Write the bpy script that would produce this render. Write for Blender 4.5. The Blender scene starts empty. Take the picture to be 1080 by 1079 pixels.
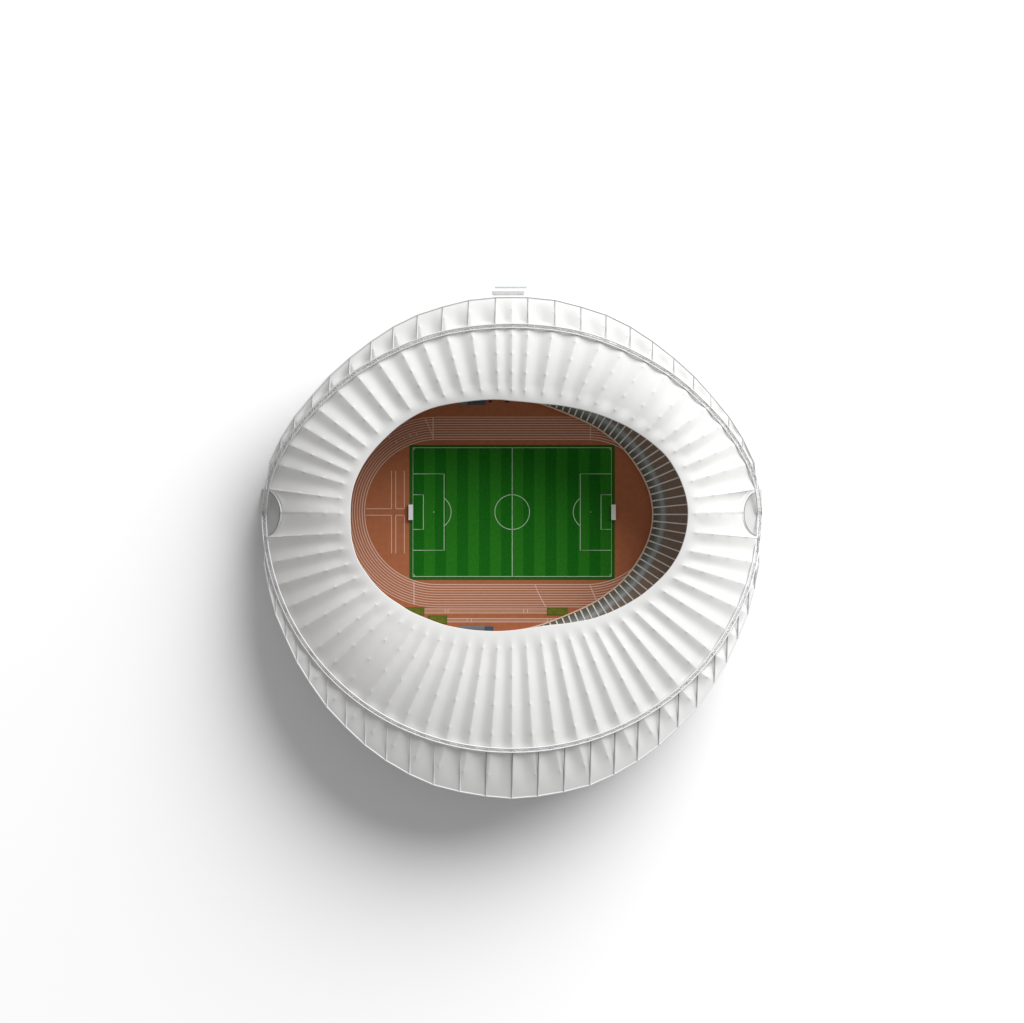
import bpy, math, random
from mathutils import Vector
random.seed(4)
C = bpy.context.scene
COL = C.collection
PI = math.pi

# ------------------------------------------------------------------ plan survey
# plan coordinates were read off the picture (1.994 units per metre, pitch centre at 540,540)
D_CAM = 4000.0
S = 1.994
def W(px, py, z=0.0):
    k = (D_CAM - z) / D_CAM
    return Vector(((px - 540.0) / S * k, (539.5 - py) / S * k, z))

# ------------------------------------------------------------------ materials
def mat(name, col, rough=0.6, spec=0.3, noise=None, metal=0.0, bump=None):
    m = bpy.data.materials.new(name); m.use_nodes = True
    nt = m.node_tree; b = nt.nodes['Principled BSDF']
    b.inputs['Base Color'].default_value = (*col, 1)
    b.inputs['Roughness'].default_value = rough
    b.inputs['Specular IOR Level'].default_value = spec
    b.inputs['Metallic'].default_value = metal
    if noise:                                     # (scale, lo, hi): mottled value of the same colour
        sc, lo, hi = noise
        tc = nt.nodes.new('ShaderNodeTexCoord')
        n = nt.nodes.new('ShaderNodeTexNoise'); n.inputs['Scale'].default_value = sc
        n.inputs['Detail'].default_value = 5
        r = nt.nodes.new('ShaderNodeMapRange')
        r.inputs['From Min'].default_value = 0.3; r.inputs['From Max'].default_value = 0.7
        r.inputs['To Min'].default_value = lo; r.inputs['To Max'].default_value = hi
        mx = nt.nodes.new('ShaderNodeVectorMath'); mx.operation = 'SCALE'
        mx.inputs[0].default_value = col
        nt.links.new(tc.outputs['Object'], n.inputs['Vector'])
        nt.links.new(n.outputs['Fac'], r.inputs['Value'])
        nt.links.new(r.outputs['Result'], mx.inputs['Scale'])
        nt.links.new(mx.outputs['Vector'], b.inputs['Base Color'])
        if bump:
            bp = nt.nodes.new('ShaderNodeBump'); bp.inputs['Strength'].default_value = bump
            bp.inputs['Distance'].default_value = 0.3
            nt.links.new(n.outputs['Fac'], bp.inputs['Height'])
            nt.links.new(bp.outputs['Normal'], b.inputs['Normal'])
    return m

M = {}
M['ground'] = mat('white_board', (0.86, 0.86, 0.86), 0.9, 0.1)
M['fabric'] = mat('roof_fabric', (0.68, 0.68, 0.675), 0.65, 0.25, noise=(0.12, 0.97, 1.0))
def translucent(m, f):                            # membrane lets a little daylight through
    nt = m.node_tree; b = nt.nodes['Principled BSDF']; out = nt.nodes['Material Output']
    t = nt.nodes.new('ShaderNodeBsdfTranslucent'); t.inputs['Color'].default_value = (0.9, 0.9, 0.88, 1)
    mx = nt.nodes.new('ShaderNodeMixShader'); mx.inputs[0].default_value = f
    nt.links.new(b.outputs[0], mx.inputs[1]); nt.links.new(t.outputs[0], mx.inputs[2]); nt.links.new(mx.outputs[0], out.inputs['Surface'])
translucent(M['fabric'], 0.13)
M['clamp'] = mat('clamp_metal', (0.58, 0.58, 0.58), 0.5)
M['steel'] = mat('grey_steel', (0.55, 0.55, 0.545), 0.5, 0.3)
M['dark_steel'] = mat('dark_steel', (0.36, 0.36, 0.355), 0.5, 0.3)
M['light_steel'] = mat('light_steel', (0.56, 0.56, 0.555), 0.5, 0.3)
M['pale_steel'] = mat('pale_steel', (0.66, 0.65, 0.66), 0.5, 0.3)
M['plate'] = mat('end_plate_concrete', (0.50, 0.50, 0.495), 0.8, 0.2)
M['ring'] = mat('ring_white', (0.62, 0.61, 0.60), 0.5, 0.3)
M['facade'] = mat('facade_panel', (0.6, 0.6, 0.6), 0.7, noise=(0.05, 0.95, 1.0))
M['clay'] = mat('red_brown_surface', (0.365, 0.124, 0.056), 0.9, 0.1, noise=(0.35, 0.93, 1.06))
M['lane'] = mat('lane_surface', (0.365, 0.142, 0.078), 0.9, 0.1, noise=(0.5, 0.95, 1.05))
M['line'] = mat('track_line_paint', (0.66, 0.44, 0.35), 0.8, 0.1)
M['pitchline'] = mat('pitch_line_paint', (0.46, 0.60, 0.43), 0.8, 0.1)
M['grass_light'] = mat('mown_grass_light', (0.0195, 0.160, 0.0115), 0.95, 0.05, noise=(0.9, 0.88, 1.1))
M['grass_dark'] = mat('mown_grass_dark', (0.0095, 0.120, 0.008), 0.95, 0.05, noise=(0.9, 0.86, 1.12))
M['grass_edge'] = mat('border_grass', (0.024, 0.105, 0.011), 0.95, 0.05, noise=(0.8, 0.85, 1.15))
M['olive'] = mat('olive_cover', (0.125, 0.135, 0.018), 0.9, 0.1, noise=(0.6, 0.75, 1.2))
M['runway'] = mat('runway_surface', (0.42, 0.21, 0.125), 0.9, 0.1, noise=(0.5, 0.95, 1.05))
M['white_paint'] = mat('white_paint', (0.8, 0.8, 0.8), 0.4)
M['aisle'] = mat('aisle_concrete', (0.76, 0.69, 0.62), 0.8)
M['coping'] = mat('coping_tan', (0.72, 0.55, 0.42), 0.7)
M['canopy'] = mat('canopy_grey', (0.13, 0.135, 0.14), 0.35, 0.4)
M['blue'] = mat('blue_seat', (0.045, 0.075, 0.11), 0.5)
M['black'] = mat('black_case', (0.012, 0.012, 0.013), 0.5)
M['glassgreen'] = mat('green_tinted_panel', (0.66, 0.72, 0.71), 0.25, 0.5)

# net: woven cord pattern with gaps
def net_mat():
    m = bpy.data.materials.new('goal_net'); m.use_nodes = True
    nt = m.node_tree; b = nt.nodes['Principled BSDF']
    b.inputs['Base Color'].default_value = (0.8, 0.8, 0.8, 1); b.inputs['Roughness'].default_value = 0.8
    tc = nt.nodes.new('ShaderNodeTexCoord')
    sep = nt.nodes.new('ShaderNodeSeparateXYZ'); nt.links.new(tc.outputs['Object'], sep.inputs[0])
    outs = []
    for ax in 'XYZ':
        mm = nt.nodes.new('ShaderNodeMath'); mm.operation = 'PINGPONG'; mm.inputs[1].default_value = 0.12
        nt.links.new(sep.outputs[ax], mm.inputs[0])
        lt = nt.nodes.new('ShaderNodeMath'); lt.operation = 'LESS_THAN'; lt.inputs[1].default_value = 0.085
        nt.links.new(mm.outputs[0], lt.inputs[0]); outs.append(lt)
    a = nt.nodes.new('ShaderNodeMath'); a.operation = 'MAXIMUM'
    nt.links.new(outs[0].outputs[0], a.inputs[0]); nt.links.new(outs[1].outputs[0], a.inputs[1])
    nt.links.new(a.outputs[0], b.inputs['Alpha'])
    return m
M['net'] = net_mat()

# seats: brown rows with a soft-edged blue-grey band (uv.x = metres from the front row)
def seat_mat():
    m = bpy.data.materials.new('seat_rows'); m.use_nodes = True
    nt = m.node_tree; b = nt.nodes['Principled BSDF']
    b.inputs['Roughness'].default_value = 0.7; b.inputs['Specular IOR Level'].default_value = 0.2
    uv = nt.nodes.new('ShaderNodeUVMap'); uv.uv_map = 'rows'
    sep = nt.nodes.new('ShaderNodeSeparateXYZ'); nt.links.new(uv.outputs['UV'], sep.inputs[0])
    dv = nt.nodes.new('ShaderNodeMath'); dv.operation = 'DIVIDE'; dv.inputs[1].default_value = 24.0
    nt.links.new(sep.outputs['X'], dv.inputs[0])
    cr = nt.nodes.new('ShaderNodeValToRGB')
    stops = [(0.0, (0.17, 0.15, 0.12)), (0.08, (0.145, 0.135, 0.105)), (0.16, (0.22, 0.235, 0.225)),
             (0.215, (0.35, 0.38, 0.385)), (0.25, (0.335, 0.36, 0.365)), (0.31, (0.23, 0.195, 0.165)), (0.40, (0.26, 0.182, 0.137)),
             (1.0, (0.275, 0.20, 0.158))]
    e = cr.color_ramp.elements
    e[0].position, e[0].color = stops[0][0], (*stops[0][1], 1)
    e[1].position, e[1].color = stops[-1][0], (*stops[-1][1], 1)
    for p, c in stops[1:-1]:
        n = e.new(p); n.color = (*c, 1)
    nt.links.new(dv.outputs[0], cr.inputs['Fac'])
    tn = nt.nodes.new('ShaderNodeTexNoise'); tn.inputs['Scale'].default_value = 1.3; tn.inputs['Detail'].default_value = 4
    tc = nt.nodes.new('ShaderNodeTexCoord'); nt.links.new(tc.outputs['Object'], tn.inputs['Vector'])
    r = nt.nodes.new('ShaderNodeMapRange'); r.inputs['From Min'].default_value = .3; r.inputs['From Max'].default_value = .7
    r.inputs['To Min'].default_value = .82; r.inputs['To Max'].default_value = 1.15
    nt.links.new(tn.outputs['Fac'], r.inputs['Value'])
    mx = nt.nodes.new('ShaderNodeVectorMath'); mx.operation = 'SCALE'
    nt.links.new(cr.outputs['Color'], mx.inputs[0]); nt.links.new(r.outputs['Result'], mx.inputs['Scale'])
    nt.links.new(mx.outputs['Vector'], b.inputs['Base Color'])
    return m
M['seats'] = seat_mat()

# ------------------------------------------------------------------ mesh builder
class MB:
    def __init__(self): self.v = []; self.f = []; self.mi = []; self.uv = {}
    def add(self, vs, fs, mi=0):
        o = len(self.v); self.v += [tuple(p) for p in vs]
        for f in fs: self.f.append([o + i for i in f]); self.mi.append(mi)
    def quad(self, a, b, c, d, mi=0): self.add([a, b, c, d], [(0, 1, 2, 3)], mi)
    def box(self, x0, x1, y0, y1, z0, z1, mi=0):
        v = [(x, y, z) for z in (z0, z1) for y in (y0, y1) for x in (x0, x1)]
        self.add(v, [(0, 2, 3, 1), (4, 5, 7, 6), (0, 1, 5, 4), (1, 3, 7, 5), (3, 2, 6, 7), (2, 0, 4, 6)], mi)
    def tube(self, pts, r, n=8, closed=False, mi=0):
        pts = [Vector(p) for p in pts]; N = len(pts); vs = []
        for i, p in enumerate(pts):
            a = pts[(i - 1) % N] if (closed or i > 0) else p
            b = pts[(i + 1) % N] if (closed or i < N - 1) else p
            t = (b - a).normalized()
            up = Vector((0, 0, 1)) if abs(t.z) < 0.95 else Vector((1, 0, 0))
            s = t.cross(up).normalized(); u = s.cross(t)
            for k in range(n):
                an = 2 * PI * k / n
                vs.append(p + (s * math.cos(an) + u * math.sin(an)) * r)
        fs = []
        for i in range(N if closed else N - 1):
            j = (i + 1) % N
            for k in range(n):
                l = (k + 1) % n
                fs.append((i * n + k, i * n + l, j * n + l, j * n + k))
        if not closed:
            fs.append(tuple(range(n))); fs.append(tuple((N - 1) * n + k for k in reversed(range(n))))
        self.add(vs, fs, mi)
    def strip(self, pts, w, z, closed=False, mi=0):       # flat painted line, pts are (x, y)
        pts = [Vector((p[0], p[1])) for p in pts]; N = len(pts); vs = []
        for i, p in enumerate(pts):
            a = pts[(i - 1) % N] if (closed or i > 0) else p
            b = pts[(i + 1) % N] if (closed or i < N - 1) else p
            t = (b - a).normalized(); nn = Vector((-t.y, t.x)) * w / 2
            vs += [(p.x + nn.x, p.y + nn.y, z), (p.x - nn.x, p.y - nn.y, z)]
        fs = [(2 * i, 2 * i + 1, 2 * ((i + 1) % N) + 1, 2 * ((i + 1) % N)) for i in range(N if closed else N - 1)]
        self.add(vs, fs, mi)
    def build(self, name, mats, parent=None, smooth=False):
        me = bpy.data.meshes.new(name); me.from_pydata(self.v, [], self.f); me.update()
        for m in (mats if isinstance(mats, (list, tuple)) else [mats]): me.materials.append(m)
        me.polygons.foreach_set('material_index', self.mi)
        if smooth: me.polygons.foreach_set('use_smooth', [True] * len(me.polygons))
        o = bpy.data.objects.new(name, me); COL.objects.link(o)
        if parent is not None: o.parent = parent
        return o
def empty(name, loc=(0, 0, 0)):
    o = bpy.data.objects.new(name, None); o.empty_display_size = 2; COL.objects.link(o); o.location = loc; return o
def tag(o, label, cat=None, group=None, kind=None):
    o['label'] = label
    if cat: o['category'] = cat
    if group: o['group'] = group
    if kind: o['kind'] = kind
    return o
def sm(a, b, x):
    t = max(0.0, min(1.0, (x - a) / (b - a))); return t * t * (3 - 2 * t)
def catmull(P, t, closed=True):
    n = len(P); i = math.floor(t); f = t - i
    g = (lambda k: P[k % n]) if closed else (lambda k: P[max(0, min(n - 1, k))])
    p0, p1, p2, p3 = g(i - 1), g(i), g(i + 1), g(i + 2)
    return tuple(0.5 * (2 * b + (c - a) * f + (2 * a - 5 * b + 4 * c - d) * f * f + (3 * b - a - 3 * c + d) * f ** 3)
                 for a, b, c, d in zip(p0, p1, p2, p3))
def interp(T, x):
    for (a, ya), (b, yb) in zip(T, T[1:]):
        if x <= b: return ya + (yb - ya) * (x - a) / (b - a)
    return T[-1][1]

# ------------------------------------------------------------------ ground
g = MB(); g.quad((-2600, -2600, 0), (2600, -2600, 0), (2600, 2600, 0), (-2600, 2600, 0))
tag(g.build('ground', M['ground']), 'plain white ground under and around the stadium', 'ground', kind='structure')

# ------------------------------------------------------------------ roof survey: 60 seams
# (inner end, crossing under the arch, end on the outer rim), top centre round the left side to bottom centre
TL = [((540, 422.3), (540, 341), (540, 313.3)), ((526, 421), (522.5, 341.7), (523, 313.6)), ((509, 421.4), (496.5, 344), (494.5, 316.5)),
      ((491, 423.2), (470, 349.2), (467, 323.5)), ((472, 426), (445, 358.5), (440.5, 332)), ((454.5, 430.3), (421, 366.5), (415, 344.5)),
      ((437, 438), (396, 378), (391.5, 360)), ((419.5, 449.5), (373, 391.5), (369, 377.5)), ((404.5, 463), (352, 408), (348, 396.5)),
      ((392.5, 476), (330.5, 427.3), (330, 416.5)), ((383.5, 488.5), (313.5, 446), (311, 439.5)), ((377, 501), (299, 466), (296.5, 462.5)),
      ((372.5, 513), (287.5, 488), (284.5, 488)), ((369.8, 527), (282, 516), (281, 515.6))]
L0 = ((369, 542), (298, 541.5), (295, 541.5))
BL = [((369.6, 562), (282, 567), (281, 567.4)), ((372.3, 577), (280.6, 594), (279, 595)), ((377.5, 592), (287, 618.5), (284, 621)),
      ((386, 605), (298, 643), (291, 648)), ((396, 618), (310, 667), (302, 674)), ((408.5, 629.5), (325, 691), (313.5, 698.5)),
      ((421, 638), (342, 708.5), (326.5, 719.5)), ((432, 645), (361.5, 727), (345, 746)), ((444, 650.5), (382, 743), (364.8, 767)),
      ((456.5, 655.5), (402, 756), (385, 786)), ((470, 660), (423.5, 768), (407.5, 802.5)), ((483.5, 662.8), (446, 777.5), (432, 816.7)),
      ((498, 665), (469.5, 785), (457.5, 828)), ((512, 666), (493.5, 790), (485, 835)), ((526, 666.3), (517.5, 793), (512.5, 839.7))]
B0 = ((540, 665.4), (540, 794), (540, 842))
RI_B = [(554, 663.8), (569, 661.4), (583, 659.5), (596.5, 658.2), (610, 656), (623, 653.5), (636, 649.3), (648.5, 644.2), (662, 637.3),
        (676.5, 628.3), (690, 617.2), (702, 605.5), (711, 593.5), (718.5, 579.5), (724, 561)]
RI_T = [(553, 423.4), (571, 425.3), (589, 427), (606, 430), (624, 434.3), (643, 441), (661, 449.2), (677, 459), (691, 469.6), (703, 481),
        (713, 496), (719.8, 510.5), (724.4, 526)]
mir = lambda p: (1080 - p[0], p[1])
SE = list(TL) + [L0] + list(BL) + [B0]
for k in range(15): s = BL[14 - k]; SE.append((RI_B[k], mir(s[1]), mir(s[2])))
SE.append(((726, 542), mir(L0[1]), mir(L0[2])))
for k in range(13): s = TL[13 - k]; SE.append((RI_T[12 - k], mir(s[1]), mir(s[2])))
NS = len(SE)                                        # 60
IDX_L, IDX_B, IDX_R = 14, 30, 46
IN = [s[0] for s in SE]; AR = [s[1] for s in SE]; RM = [s[2] for s in SE]

def z_arch(py_or, px):                              # height of the membrane under the arches
    dx = min(264.0, abs(px - 540)); e = math.sqrt(max(0, 1 - (dx / 264.0) ** 2))
    return 25 + (37 if py_or < 541 else 35) * e ** 0.9
def arch_pt(t):
    i = int(math.floor(t)) % NS; u = t - math.floor(t)
    for c, cx, sg in ((IDX_L, 277, 1), (IDX_R, 803, -1)):
        if i in (c - 1, c):
            a0, a1 = ((-78, 0) if i == c - 1 else (0, 78))
            if sg < 0: a0, a1 = ((78, 0) if i == c - 1 else (0, -78))
            an = math.radians(a0 + (a1 - a0) * u)
            return (cx + sg * 21 * math.cos(an), 541.5 + 26.4 * math.sin(an))
    return catmull(AR, t)
def rim_pt(t):
    i = int(math.floor(t)) % NS; u = t - math.floor(t)
    for c, cx, sg in ((IDX_L, 277, 1), (IDX_R, 803, -1)):
        if i in (c - 1, c):
            a0, a1 = ((-78, 0) if i == c - 1 else (0, 78))
            if sg < 0: a0, a1 = ((78, 0) if i == c - 1 else (0, -78))
            an = math.radians(a0 + (a1 - a0) * u)
            return (cx + sg * 18.5 * math.cos(an), 541.5 + 25.6 * math.sin(an))
    a, b = RM[i], RM[(i + 1) % NS]
    return (a[0] + (b[0] - a[0]) * u, a[1] + (b[1] - a[1]) * u)
def in_pt(t): return catmull(IN, t)
def zs(t):
    a = arch_pt(t); r = rim_pt(t); n = in_pt(t)
    c = abs(math.cos(math.atan2(n[1] - 543, n[0] - 547)))
    zi = 62 - 3 * c ** 2
    za = z_arch(a[1], a[0])
    gap = math.hypot(a[0] - r[0], a[1] - r[1]) / S
    i = int(math.floor(t)) % NS
    if i in (IDX_L - 1, IDX_L, IDX_R - 1, IDX_R): za = z_arch(a[1], 540 + 258.0) + 0.85 * max(0.0, abs(a[0] - (277 if i < 30 else 803)) - 4.4) / S
    return zi, za, za - 0.32 * gap - 0.3
NRF, NAW = 64, 18
JIT = [random.uniform(0.9, 1.1) for _ in range(NS)]     # no two bays are tensioned alike
UU = [0, 0.03, 0.07, 0.13, 0.21, 0.3, 0.4, 0.5, 0.6, 0.7, 0.79, 0.87, 0.93, 0.97]
NODES = (0.14, 0.37, 0.61, 0.85, 1.52)
def lerp2(a, b, f): return (a[0] + (b[0] - a[0]) * f, a[1] + (b[1] - a[1]) * f)
def surf(t, v):
    """point of the roof membrane; t runs round the seams, v 0 inner ring - 1 arch - 2 rim"""
    i = math.floor(t); u = t - i
    zi, za, ze = zs(t)
    if v <= 1:
        p = lerp2(in_pt(t), arch_pt(t), v)
        q0 = lerp2(in_pt(i), arch_pt(i), v); q1 = lerp2(in_pt(i + 1), arch_pt(i + 1), v)
        z = zi + (za - zi) * (0.34 * v + 0.66 * v * v) + 2.6 * 4 * v * (1 - v) * (0.4 + 0.6 * sm(36, 52, za))
    else:
        w = v - 1
        p = lerp2(arch_pt(t), rim_pt(t), w)
        q0 = lerp2(arch_pt(i), rim_pt(i), w); q1 = lerp2(arch_pt(i + 1), rim_pt(i + 1), w)
        z = za + (ze - za) * (0.8 * w + 0.2 * w * w)
    wd = math.hypot(q0[0] - q1[0], q0[1] - q1[1]) / S
    A = 0.112 * wd * sm(0.01, 0.24, v) * (1 - 0.8 * math.exp(-((v - 1) / 0.05) ** 2)) * (1 - sm(1.12, 1.98, v) * 0.93) * JIT[i % NS]
    if i % NS in (IDX_L - 1, IDX_L, IDX_R - 1, IDX_R): A *= 0.6
    z -= A * (0.55 * (1 - abs(2 * u - 1) ** 1.6) + 0.45 * math.sin(PI * u) ** 2)
    # props push the ridge up at the clamps
    du = min(u, 1 - u) * wd
    if du < 2.4:
        L = math.hypot(in_pt(t)[0] - arch_pt(t)[0], in_pt(t)[1] - arch_pt(t)[1]) / S
        for nv in NODES:
            if nv > 1:
                La = math.hypot(arch_pt(t)[0] - rim_pt(t)[0], arch_pt(t)[1] - rim_pt(t)[1]) / S
                if La < 8: continue
                dr = (v - nv) * La
            else: dr = (v - nv) * L
            z += 0.20 * math.exp(-(dr / 1.3) ** 2 - (du / 1.0) ** 2)
    return p[0], p[1], z

stadium = empty('stadium')
tag(stadium, 'oval stadium with white pleated fabric roof open over a green pitch', 'stadium')

rf = MB(); T = [i + u for i in range(NS) for u in UU]; nT = len(T)
VV = [k / NRF for k in range(NRF + 1)] + [1 + (k + 1) / NAW for k in range(NAW)]
for t in T:
    for v in VV: rf.v.append(tuple(W(*surf(t, v))))
nV = len(VV)
for a in range(nT):
    b = (a + 1) % nT
    for k in range(nV - 1):
        rf.f.append([a * nV + k, a * nV + k + 1, b * nV + k + 1, b * nV + k]); rf.mi.append(0)
# small clamp caps along the ridges
for i in range(NS):
    for nv in NODES:
        if nv > 1 and math.hypot(AR[i][0] - RM[i][0], AR[i][1] - RM[i][1]) < 16: continue
        x, y, z = surf(i, nv); p = W(x, y, z); n = 8; vs = []
        for rr, hz in ((0.36, -0.15), (0.3, 0.06), (0.16, 0.1)):
            vs += [(p.x + rr * math.cos(2 * PI * k / n), p.y + rr * math.sin(2 * PI * k / n), p.z + hz) for k in range(n)]
        fs = [(j * n + k, j * n + (k + 1) % n, (j + 1) * n + (k + 1) % n, (j + 1) * n + k) for j in range(2) for k in range(n)]
        rf.add(vs, fs + [tuple(2 * n + k for k in range(n))], 1)
roof = rf.build('roof', [M['fabric'], M['clamp']], stadium, smooth=True)
# inner ring beam
rb = MB(); ring = []
for k in range(NS * 4):
    t = k / 4; p = in_pt(t); ring.append(W(p[0], p[1], zs(t)[0] - 0.42))
rb.tube(ring, 0.34, 8, True); rb.build('ring_beam', M['ring'], stadium, True)

# outer rim beams, one above and one below the ends
def rim_path(i0, i1):
    out = []
    for k in range(i0, i1 + 1):
        p = RM[k % NS]; out.append(W(p[0], p[1], zs(k)[2] + 0.1))
    return out
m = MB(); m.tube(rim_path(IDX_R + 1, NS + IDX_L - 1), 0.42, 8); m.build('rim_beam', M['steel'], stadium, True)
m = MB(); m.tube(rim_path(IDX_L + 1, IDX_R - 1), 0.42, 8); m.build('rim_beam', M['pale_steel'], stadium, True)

# arch trusses
TOP = [(0, 340.9), (20, 341.5), (50, 344.5), (73, 348.7), (100, 357), (126, 368), (149, 380.5), (171, 394), (190, 410), (208, 427),
       (222, 442), (233, 456), (243, 471), (252, 488), (257, 500), (261, 513), (263, 527), (264, 542)]
def arch_line(top):
    pts = []
    n = 120
    for k in range(n + 1):
        ph = PI * k / n; dx = 264 * math.cos(ph)
        if top: y = interp(TOP, abs(dx))
        else: y = 541 + 253 * math.sqrt(max(0, 1 - (abs(dx) / 264.0) ** 2.04))
        pts.append((540 - dx, y))
    if top:                                           # smooth the surveyed points
        for _ in range(6):
            pts = [pts[0]] + [((a[0] + 2 * b[0] + c[0]) / 4, (a[1] + 2 * b[1] + c[1]) / 4) for a, b, c in zip(pts, pts[1:], pts[2:])] + [pts[-1]]
    return pts
for top in (True, False):
    at = empty('arch_truss'); at.parent = stadium
    P = arch_line(top); outer = []; inner = []; n = len(P)
    for k, p in enumerate(P):
        a = P[max(0, k - 1)]; b = P[min(n - 1, k + 1)]
        tx, ty = b[0] - a[0], b[1] - a[1]; L = math.hypot(tx, ty); nx, ny = -ty / L, tx / L
        if (540 - p[0]) * nx + (540 - p[1]) * ny < 0: nx, ny = -nx, -ny
        z = z_arch(p[1] - (1 if top else -1), p[0]) + 1.0
        gapw = 4.4 if 3 < k < n - 4 else 4.6
        outer.append(W(p[0] + 0.4 * nx, p[1] + 0.4 * ny, z)); inner.append(W(p[0] + gapw * nx, p[1] + gapw * ny, z + 0.2 + 0.073 * max(0.0, 60 - z)))
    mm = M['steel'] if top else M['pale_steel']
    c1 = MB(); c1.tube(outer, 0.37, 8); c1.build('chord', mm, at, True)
    c2 = MB(); c2.tube(inner, 0.37, 8); c2.build('chord', mm, at, True)
    lt = MB()
    for k in range(0, n - 1):
        lt.tube([outer[k], inner[k]], 0.17, 5); lt.tube([outer[k], inner[k + 1]] if k % 2 else [inner[k], outer[k + 1]], 0.17, 5)
    lt.build('lattice', mm, at)
    # short posts carrying the truss on the roof
    for k in range(6, n - 5, 6):
        ps = MB(); q = (outer[k] + inner[k]) / 2
        ps.tube([q, q - Vector((0, 0, 3.4))], 0.3, 6); ps.build('post', mm, at, True)

# struts from the rim up to the arch, standing in planes along the short axis of the pitch
botP = arch_line(False); topP = arch_line(True)
def line_y(P, x):
    for a, b in zip(P, P[1:]):
        if a[0] <= x <= b[0]: return a[1] + (b[1] - a[1]) * (x - a[0]) / max(1e-6, b[0] - a[0])
    return None
for i in range(NS):
    x, y = RM[i]; below = y > 541
    if abs(i - IDX_L) < 3 or abs(i - IDX_R) < 3 or i == 0: continue
    xa = x + (0.6 if below else (0.6 if x > 540 else -0.3)); ya = line_y(botP if below else topP, xa)
    if ya is None or abs(y - ya) < 4: continue
    p0 = W(x, y, zs(i)[2] + 0.25); p1 = W(xa, ya, z_arch(ya, xa) + 1.0)
    s = MB(); pts = [p0 + (p1 - p0) * f for f in (0, 0.33, 0.66, 1)]
    s.tube(pts, 0.27 if (not below or x < 495) else 0.36, 8); s.build('strut', M['light_steel'] if not below else M['steel'] if x < 495 else M['dark_steel'], stadium, True)  # lower-left struts drawn paler, painting in the different light on that side

# end plates where the two arches come down
for cx, sg in ((277, 1), (803, -1)):
    pl = MB(); ring = [(cx - sg * 0.5, 541.5 - 26.5)]
    for k in range(0, 25):
        an = math.radians(-85 + 170 * k / 24); ring.append((cx + sg * 18 * math.cos(an), 541.5 + 25 * math.sin(an)))
    ring.append((cx - sg * 0.5, 541.5 + 26.5))
    top = [W(x, y, 26 + 9.5 * abs(x - cx) / 18.0) for x, y in ring]; bot = [W(x, y, 0.0) for x, y in ring]; n = len(ring)
    pl.add(top, [tuple(range(n))]); pl.add(top + bot, [(k, (k + 1) % n, n + (k + 1) % n, n + k) for k in range(n)])
    pl.build('end_plate', M['plate'], stadium)

# facade under the rim
fc = MB(); NF = NS * 4; ringo = []
for k in range(NF):
    t = k / 4; r = rim_pt(t); n = in_pt(t)
    L = math.hypot(n[0] - r[0], n[1] - r[1]); q = lerp2(r, n, 5.0 / L)
    ringo.append((W(q[0], q[1], 0), W(q[0], q[1], zs(t)[2] - 1.7)))
fc.add([p for r in ringo for p in r], [(2 * k, 2 * ((k + 1) % NF), 2 * ((k + 1) % NF) + 1, 2 * k + 1) for k in range(NF)])
for k in range(0, NF, 4):
    a, b = ringo[k]; fc.tube([a, b], 0.5, 6)
fc.build('facade', M['facade'], stadium)

# ------------------------------------------------------------------ grandstand bowl
BR = [(540, 419.3), (569, 425.3), (600, 437), (623, 447.5), (639, 457.8), (654.5, 470.3), (667, 485), (676.6, 500), (683, 513.5), (687, 527.5),
      (688.5, 542.5)]
BR = BR + [(x, 1085 - y) for x, y in reversed(BR[:-1])]
BLp = [(500, 1085 - 416), (455, 1085 - 417), (412, 1085 - 432), (378, 1085 - 462), (358, 1085 - 500), (352, 542.5), (358, 500), (378, 462), (412, 432), (455, 417), (500, 416)]
BW = BR + BLp; NBW = len(BW)
dens = [catmull(BW, k * NBW / 1200) for k in range(1200)]
cum = [0.0]
for a, b in zip(dens, dens[1:] + dens[:1]): cum.append(cum[-1] + math.hypot(a[0] - b[0], a[1] - b[1]))
TOT = cum[-1]
def bowl(s):                                         # point and outward normal at arc length s
    s %= TOT; lo, hi = 0, 1200
    while hi - lo > 1:
        mid = (lo + hi) // 2
        if cum[mid] <= s: lo = mid
        else: hi = mid
    f = (s - cum[lo]) / max(1e-6, cum[lo + 1] - cum[lo])
    a, b = dens[lo], dens[(lo + 1) % 1200]
    a0, b1 = dens[(lo - 6) % 1200], dens[(lo + 7) % 1200]
    tx, ty = b1[0] - a0[0], b1[1] - a0[1]; L = math.hypot(tx, ty)
    return (a[0] + (b[0] - a[0]) * f, a[1] + (b[1] - a[1]) * f), (ty / L, -tx / L)
ROWS = 27; RW = 0.85
def tier_z(m_): return 2.4 + 0.46 * m_ + 0.006 * m_ * m_
gs = MB(); NC = 240; prof = [(0.0, 0.0), (0.0, 2.6), (0.35, 2.6), (0.35, 2.0)]
for r_ in range(ROWS):
    a = 0.35 + r_ * RW; z = tier_z(r_ * RW)
    prof += [(a, z), (a + RW, z)]
prof += [(prof[-1][0], 0.0)]
def squeeze(s):                                       # rays lean a little toward the long axis near the straights
    return 1.0
for c in range(NC):
    p, nn = bowl(c * TOT / NC)
    for d, z in prof: gs.v.append(tuple(W(p[0] + nn[0] * d * S, p[1] + nn[1] * d * S, z)))
nP = len(prof)
for c in range(NC):
    e = (c + 1) % NC
    for k in range(nP - 1):
        gs.f.append([c * nP + k, e * nP + k, e * nP + k + 1, c * nP + k + 1]); gs.mi.append(1 if k < 2 else 0)
stand = gs.build('grandstand', [M['seats'], M['coping']], stadium)
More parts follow.
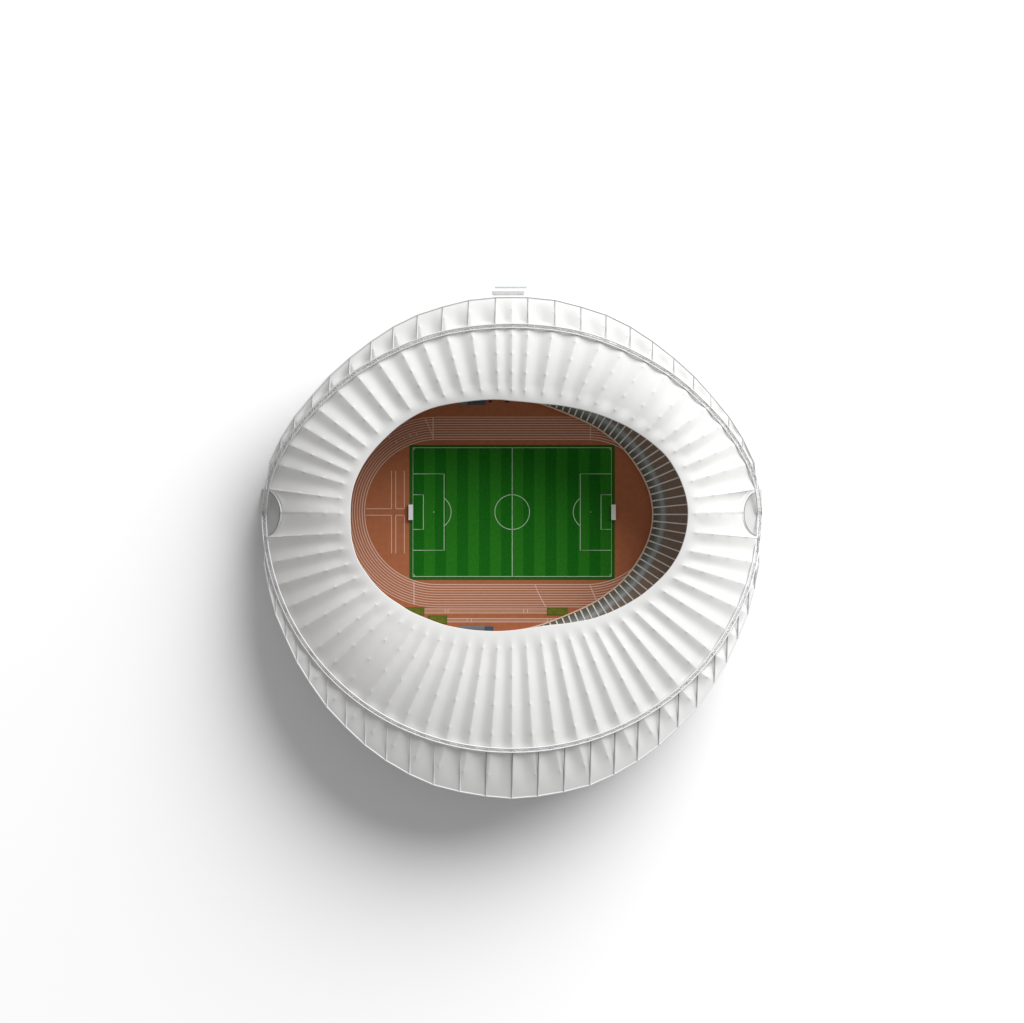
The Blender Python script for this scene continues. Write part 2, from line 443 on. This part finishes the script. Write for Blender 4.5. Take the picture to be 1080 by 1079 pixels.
uvl = stand.data.uv_layers.new(name='rows')
for lp in stand.data.loops: uvl.data[lp.index].uv = (prof[lp.vertex_index % nP][0], 0)
# coping tube along the front edge
cp = MB(); cp.tube([W(bowl(c * TOT / NC)[0][0], bowl(c * TOT / NC)[0][1], 2.7) for c in range(NC)], 0.42, 6, True)
cp.build('coping', M['coping'], stand, True)
# aisles: only those in sight on the curved end
s_mid = min(range(1200), key=lambda k: math.hypot(dens[k][0] - 688.5, dens[k][1] - 542.5)); s_mid = cum[s_mid]
for k in range(-27, 28):
    sc_ = s_mid + k * 7.0
    p, nn = bowl(sc_); al = MB(); vs = []
    h = 0.36
    tx, ty = -nn[1], nn[0]
    for r_ in range(ROWS + 1):
        d = 0.2 + r_ * RW; z = tier_z(min(ROWS - 1, r_) * RW) + 0.12
        for sg in (-1, 1):
            vs.append(W(p[0] + nn[0] * d * S + sg * h * S * tx, p[1] + nn[1] * d * S + sg * h * S * ty, z))
    fs = [(2 * i, 2 * i + 1, 2 * i + 3, 2 * i + 2) for i in range(ROWS)]
    base = len(vs); vs += [Vector((q.x, q.y, q.z - 0.4)) for q in vs]
    fs += [(2 * i, 2 * i + 2, base + 2 * i + 2, base + 2 * i) for i in range(ROWS)]
    fs += [(2 * i + 1, base + 2 * i + 1, base + 2 * i + 3, 2 * i + 3) for i in range(ROWS)]
    al.add(vs, fs); al.build('aisle', M['aisle'], stand)

# ------------------------------------------------------------------ running track and pitch
def xy(px, py): p = W(px, py); return (p.x, p.y)
tr = MB(); base = []
for c in range(160):
    p, nn = bowl(c * TOT / 160); base.append(W(p[0] + nn[0] * 1.0, p[1] + nn[1] * 1.0, 0.05))
tr.add(base, [tuple(range(160))], 0)
# lane surface
RI, NL, LW = 76.5, 10, 2.62
CXL, CXR, CY = 461.0, 619.0, 540.0
def oval(r, n=40):
    pts = []
    for k in range(n + 1): an = PI / 2 + PI * k / n; pts.append((CXL + r * math.cos(an), CY - r * math.sin(an)))
    for k in range(n + 1): an = -PI / 2 + PI * k / n; pts.append((CXR + r * math.cos(an), CY - r * math.sin(an)))
    return pts
o1, o2 = oval(RI), oval(RI + (NL - 1) * LW); n = len(o1)
tr.add([W(*p, 0.09) for p in o1] + [W(*p, 0.09) for p in o2], [(k, (k + 1) % n, n + (k + 1) % n, n + k) for k in range(n)], 1)
LWID = 0.32
for k in range(NL):
    tr.strip([xy(*p) for p in oval(RI + k * LW)], LWID + (0.1 if k in (0, 1) else 0), 0.13, True, 2)
def ln(pts, w=0.34, z=0.17, mi=2): tr.strip([xy(*p) for p in pts], w, z, False, mi)
ln([(456.8, 440), (456.8, 463.6)], 0.55); ln([(448.3, 441.5), (451.5, 448), (454, 454), (456.5, 460)], 0.4)
ln([(622.6, 440), (622.6, 463.6)], 0.4)
ln([(436.6, 613.4), (436.6, 637.6)], 0.5)
ln([(564.3, 616.5), (567, 624), (571, 632), (575.5, 639.8)], 0.45); ln([(622, 616.5), (625, 624), (629, 634), (631, 639.8)], 0.45)
ln([(425.5, 460.5), (427, 463)], .4, .17); ln([(432.2, 457.5), (433, 460.2)], .4); ln([(439.5, 456.8), (440, 459.3)], .4); ln([(417.5, 465), (419.3, 467.5)], .4)
ln([(409.2, 459.5), (411.4, 462.2)], .4)
# jumping runways in the left D
for x in (412.9, 417.4, 426.4):
    ln([(x, 496.6), (x, 536.6)], 0.36); ln([(x, 543.4), (x, 583.6)], 0.36)
ln([(385.6, 536.6), (412.9, 536.6)]); ln([(385.6, 543.4), (412.9, 543.4)]); ln([(417.4, 536.6), (426.4, 536.6)]); ln([(417.4, 543.4), (426.4, 543.4)])
# long jump runways below the track
for (x0, x1, y0, y1, tk) in ((447.3, 577, 642.2, 646.6, (469.5, 472.5, 552.3, 556.3)), (471.5, 590, 652.3, 656, (492.6, 497, 577.4, 581))):
    tr.quad(W(x0, y1, 0.09), W(x1, y1, 0.09), W(x1, y0, 0.09), W(x0, y0, 0.09), 3)
    ln([(x0, y0), (x1, y0)], 0.34, 0.13); ln([(x0, y1), (x1, y1)], 0.34, 0.13)
    for x in tk: ln([(x, y0), (x, y1)], 0.4)
tag(tr.build('running_track', [M['clay'], M['lane'], M['line'], M['runway']]), 'red brown running track and infield with pale lane lines round the pitch', 'running track', kind='structure')

pt = MB()
X0, X1, Y0, Y1 = 435.5, 644.9, 472.2, 608.0
pt.quad(W(431.8, 611.7, .12), W(648.4, 611.7, .12), W(648.4, 469.3, .12), W(431.8, 469.3, .12), 2)
for k in range(18):
    a = X0 + (X1 - X0) * k / 18; b = X0 + (X1 - X0) * (k + 1) / 18
    pt.quad(W(a, Y1, .16), W(b, Y1, .16), W(b, Y0, .16), W(a, Y0, .16), k % 2)
def pl_(pts, closed=False, w=0.33): pt.strip([xy(*p) for p in pts], w, 0.21, closed, 3)
def circ(cx, cy, r, a0, a1, n=48): return [(cx + r * math.cos(math.radians(a0 + (a1 - a0) * k / n)), cy - r * math.sin(math.radians(a0 + (a1 - a0) * k / n))) for k in range(n + 1)]
pl_([(X0, Y0), (X1, Y0), (X1, Y1), (X0, Y1)], True)
CXp, CYp = 540.2, 540.1; pl_([(CXp, Y0 + .3), (CXp, Y1 - .3)])
pl_(circ(CXp, CYp, 18.3, 0, 360)[:-1], True); pl_([(CXp - .5, CYp), (CXp + .5, CYp)], w=0.6)
for xg, sg in ((X0, 1), (X1, -1)):
    pl_([(xg, CYp - 40.3), (xg + sg * 32.9, CYp - 40.3), (xg + sg * 32.9, CYp + 40.3), (xg, CYp + 40.3)])
    pl_([(xg, CYp - 18.3), (xg + sg * 11, CYp - 18.3), (xg + sg * 11, CYp + 18.3), (xg, CYp + 18.3)])
    pl_([(xg + sg * 21.6, CYp), (xg + sg * 22.4, CYp)], w=0.5)
    pl_(circ(xg + sg * 22, CYp, 18.3, -53 if sg > 0 else 127, 53 if sg > 0 else 233, 20))
    for yc, q in ((Y0, -1), (Y1, 1)):
        a0 = {(1, -1): 270, (1, 1): 0, (-1, -1): 180, (-1, 1): 90}[(sg, q)]
        pl_(circ(xg, yc, 2, a0, a0 + 90, 8), w=0.3)
tag(pt.build('pitch', [M['grass_dark'], M['grass_light'], M['grass_edge'], M['pitchline']]), 'striped green football pitch with white markings in the middle of the stadium', 'pitch', kind='structure')

# ------------------------------------------------------------------ goals
def goal(sg, loc):
    r = empty('goal', loc)
    H, Wd, dp = 2.44, 8.0, 2.2
    f = MB()
    f.tube([(0, -Wd / 2, 0), (0, -Wd / 2, H), (0, Wd / 2, H), (0, Wd / 2, 0)], 0.14, 8); f.build('goal_frame', M['white_paint'], r)
    b = MB()
    for y in (-Wd / 2, Wd / 2): b.tube([(0, y, H), (-sg * dp, y, H - 0.15), (-sg * dp, y, 0)], 0.08, 6)
    b.tube([(-sg * dp, -Wd / 2, H - 0.15), (-sg * dp, Wd / 2, H - 0.15)], 0.08, 6); b.tube([(-sg * dp, -Wd / 2, 0.06), (-sg * dp, Wd / 2, 0.06)], 0.08, 6)
    b.build('net_support', M['white_paint'], r)
    nt = MB(); h = Wd / 2 - 0.02
    nt.quad((0, -h, H), (0, h, H), (-sg * dp, h, H - .15), (-sg * dp, -h, H - .15))
    nt.quad((-sg * dp, -h, H - .15), (-sg * dp, h, H - .15), (-sg * dp, h, 0), (-sg * dp, -h, 0))
    for y in (-h, h): nt.quad((0, y, 0), (0, y, H), (-sg * dp, y, H - .15), (-sg * dp, y, 0))
    nt.build('net', M['net'], r); return r
p = W(435.5, 540.3, 0.21); tag(goal(1, p), 'white netted goal at the left end of the pitch, before the crossed runways', 'goal', 'football goals')
p = W(644.9, 540.3, 0.21); tag(goal(-1, p), 'white netted goal at the right end of the pitch, facing the dark seats', 'goal', 'football goals')

# ------------------------------------------------------------------ landing pits
def pit(x0, x1, y0, y1, label):
    a = W(x0, y1); b = W(x1, y0); m = MB(); cx, cy = (a.x + b.x) / 2, (a.y + b.y) / 2
    r = empty('sand_pit', (cx, cy, 0.05)); w, h = b.x - a.x, b.y - a.y
    m.box(-w / 2 + .25, w / 2 - .25, -h / 2 + .25, h / 2 - .25, 0.02, 0.22); m.build('cover', M['olive'], r)
    k = MB()
    for (u0, u1, v0, v1) in ((-w / 2, w / 2, -h / 2, -h / 2 + .25), (-w / 2, w / 2, h / 2 - .25, h / 2), (-w / 2, -w / 2 + .25, -h / 2 + .25, h / 2 - .25), (w / 2 - .25, w / 2, -h / 2 + .25, h / 2 - .25)):
        k.box(u0, u1, v0, v1, 0.0, 0.26)
    k.build('kerb', M['grass_edge'], r)
    tag(r, label, 'sand pit', 'covered sand pits')
pit(425.5, 447.5, 640.7, 648.8, 'olive green covered pit at the left end of the upper jump runway')
pit(451.8, 471.6, 649.2, 658, 'olive green covered pit at the left end of the lower jump runway')
pit(577, 598.6, 640.8, 648.8, 'olive green covered pit at the right end of the upper runway, by the stands')

# ------------------------------------------------------------------ team shelters
def shelter(x0, x1, xb, y0, y1, up, label):
    a = W(x0, y1); b = W(x1, y0); cx, cy = (a.x + b.x) / 2, (a.y + b.y) / 2; w, d = b.x - a.x, b.y - a.y
    xs = W(xb, 0).x - cx
    r = empty('team_shelter', (cx, cy, 0.05)); m = MB(); n = 10
    sec = [(-d / 2 + d * k / n, 2.0 + 0.5 * math.sin(PI * (0.15 + 0.7 * k / n))) for k in range(n + 1)]
    vs = [(x, y, z) for x in (-w / 2, xs) for y, z in sec] + [(x, y, z - .12) for x in (-w / 2, xs) for y, z in sec]
    fs = [(k, k + 1, n + 2 + k, n + 1 + k) for k in range(n)] + [(2 * n + 2 + k, 3 * n + 3 + k, 3 * n + 4 + k, 2 * n + 3 + k) for k in range(n)]
    m.add(vs, fs); m.build('canopy', M['canopy'], r, True)
    bk = MB(); yb = up * (d / 2 - .15); bk.box(-w / 2, xs, min(yb, yb + up * .12), max(yb, yb + up * .12), 0, 2.1); bk.build('back_panel', M['canopy'], r)
    bs = MB(); k = 0; x = -w / 2 + .5
    while x < w / 2 - .4:
        bs.box(x, x + .5, yb - up * .9 - .25, yb - up * .9 + .25, 0.42, .5); bs.box(x, x + .5, yb - up * .6 - .05, yb - up * .6 + .05, .5, 1.0); x += .62
    bs.box(xs, w / 2, -d / 2 + .2, d / 2 - .2, 0.0, 0.40)
    bs.build('seat_row', M['blue'], r)
    tag(r, label, 'team shelter', 'team shelters')
shelter(484, 520.5, 511, 660.2, 668.5, -1, 'grey canopied team bench with blue end tucked under the bottom roof edge')
shelter(484, 512, 493, 420.5, 427.2, 1, 'blue and grey team bench half hidden under the top roof edge')
def case(px, py, label):
    q = W(px, py); r = empty('equipment_case', (q.x, q.y, 0.05))
    m = MB(); m.box(-.8, .8, -.6, .6, 0.0, .9); m.box(-.7, .7, -.5, .5, .9, 1.05); m.build('case_body', M['black'], r)
    h = MB(); h.tube([(-.4, .6, .6), (-.4, .75, .6), (.4, .75, .6), (.4, .6, .6)], .05, 6); h.build('handle', M['steel'], r)
    tag(r, label, 'equipment case', 'black equipment cases')
case(517, 423.2, 'small black case at the top edge of the opening, next to the bench')
case(534.5, 423.4, 'small black case at the top edge of the opening, farther from the bench')

# ------------------------------------------------------------------ glass barrier and its shadow slab beyond the top rim
c = W(539.8, 302.1); r = empty('glass_barrier', (c.x, c.y, 0))
m = MB(); m.box(-8.65, 8.65, -.2, .2, 0.12, 1.0); m.build('panel', M['glassgreen'], r)
m = MB(); m.box(-8.75, 8.75, -.24, .24, 0.0, 0.12); m.build('base_rail', M['pale_steel'], r)
tag(r, 'long thin pale green glass barrier alone on the white ground beyond the top rim', 'barrier')
c = W(536.2, 309.2); r = empty('barrier_shadow_slab', (c.x, c.y, 0))  # added grey slab, stands in for the shadow cast by the barrier
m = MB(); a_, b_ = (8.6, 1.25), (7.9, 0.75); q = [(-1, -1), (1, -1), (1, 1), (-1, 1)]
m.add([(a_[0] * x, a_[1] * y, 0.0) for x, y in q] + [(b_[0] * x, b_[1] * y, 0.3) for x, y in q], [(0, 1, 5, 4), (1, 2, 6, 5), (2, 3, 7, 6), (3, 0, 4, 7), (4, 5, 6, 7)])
m.build('shadow_slab', mat('shadow_grey', (0.44, 0.44, 0.44), 0.8, noise=(0.8, 0.9, 1.1)), r)
tag(r, 'low grey slab standing in for a cast shadow, between the glass barrier and the top rim', 'shadow slab')

# ------------------------------------------------------------------ light
w = bpy.data.worlds.new('World'); C.world = w; w.use_nodes = True
bg = w.node_tree.nodes['Background']; bg.inputs['Color'].default_value = (1, 1, 1, 1); bg.inputs['Strength'].default_value = 0.355
AZ, EL, DIST, RAD = math.radians(52), math.radians(33), 7000.0, 3650.0
ld = bpy.data.lights.new('softbox', 'AREA'); ld.shape = 'DISK'; ld.size = 2 * RAD
E_KEY = 1.10 / math.sin(EL) * PI
ld.energy = E_KEY * PI * DIST ** 2 * 1.0 
lo = bpy.data.objects.new('softbox', ld); COL.objects.link(lo)
lo.location = Vector((math.cos(EL) * math.cos(AZ), math.cos(EL) * math.sin(AZ), math.sin(EL))) * DIST
lo.rotation_euler = (Vector((0, 0, 0)) - lo.location).to_track_quat('-Z', 'Y').to_euler()

# ------------------------------------------------------------------ camera
cd = bpy.data.cameras.new('camera'); co = bpy.data.objects.new('camera', cd); COL.objects.link(co)
co.location = (0, 0, D_CAM); co.rotation_euler = (0, 0, 0)
cd.sensor_width = 36; cd.angle = 2 * math.atan(1080 / S / 2 / D_CAM)
cd.clip_start = 10; cd.clip_end = 9000
C.camera = co
vs_ = C.view_settings; vs_.view_transform = 'Standard'; vs_.look = 'None'; vs_.exposure = 0; vs_.gamma = 1; vs_.use_curve_mapping = False
C.cycles.max_bounces = 8; C.cycles.diffuse_bounces = 4
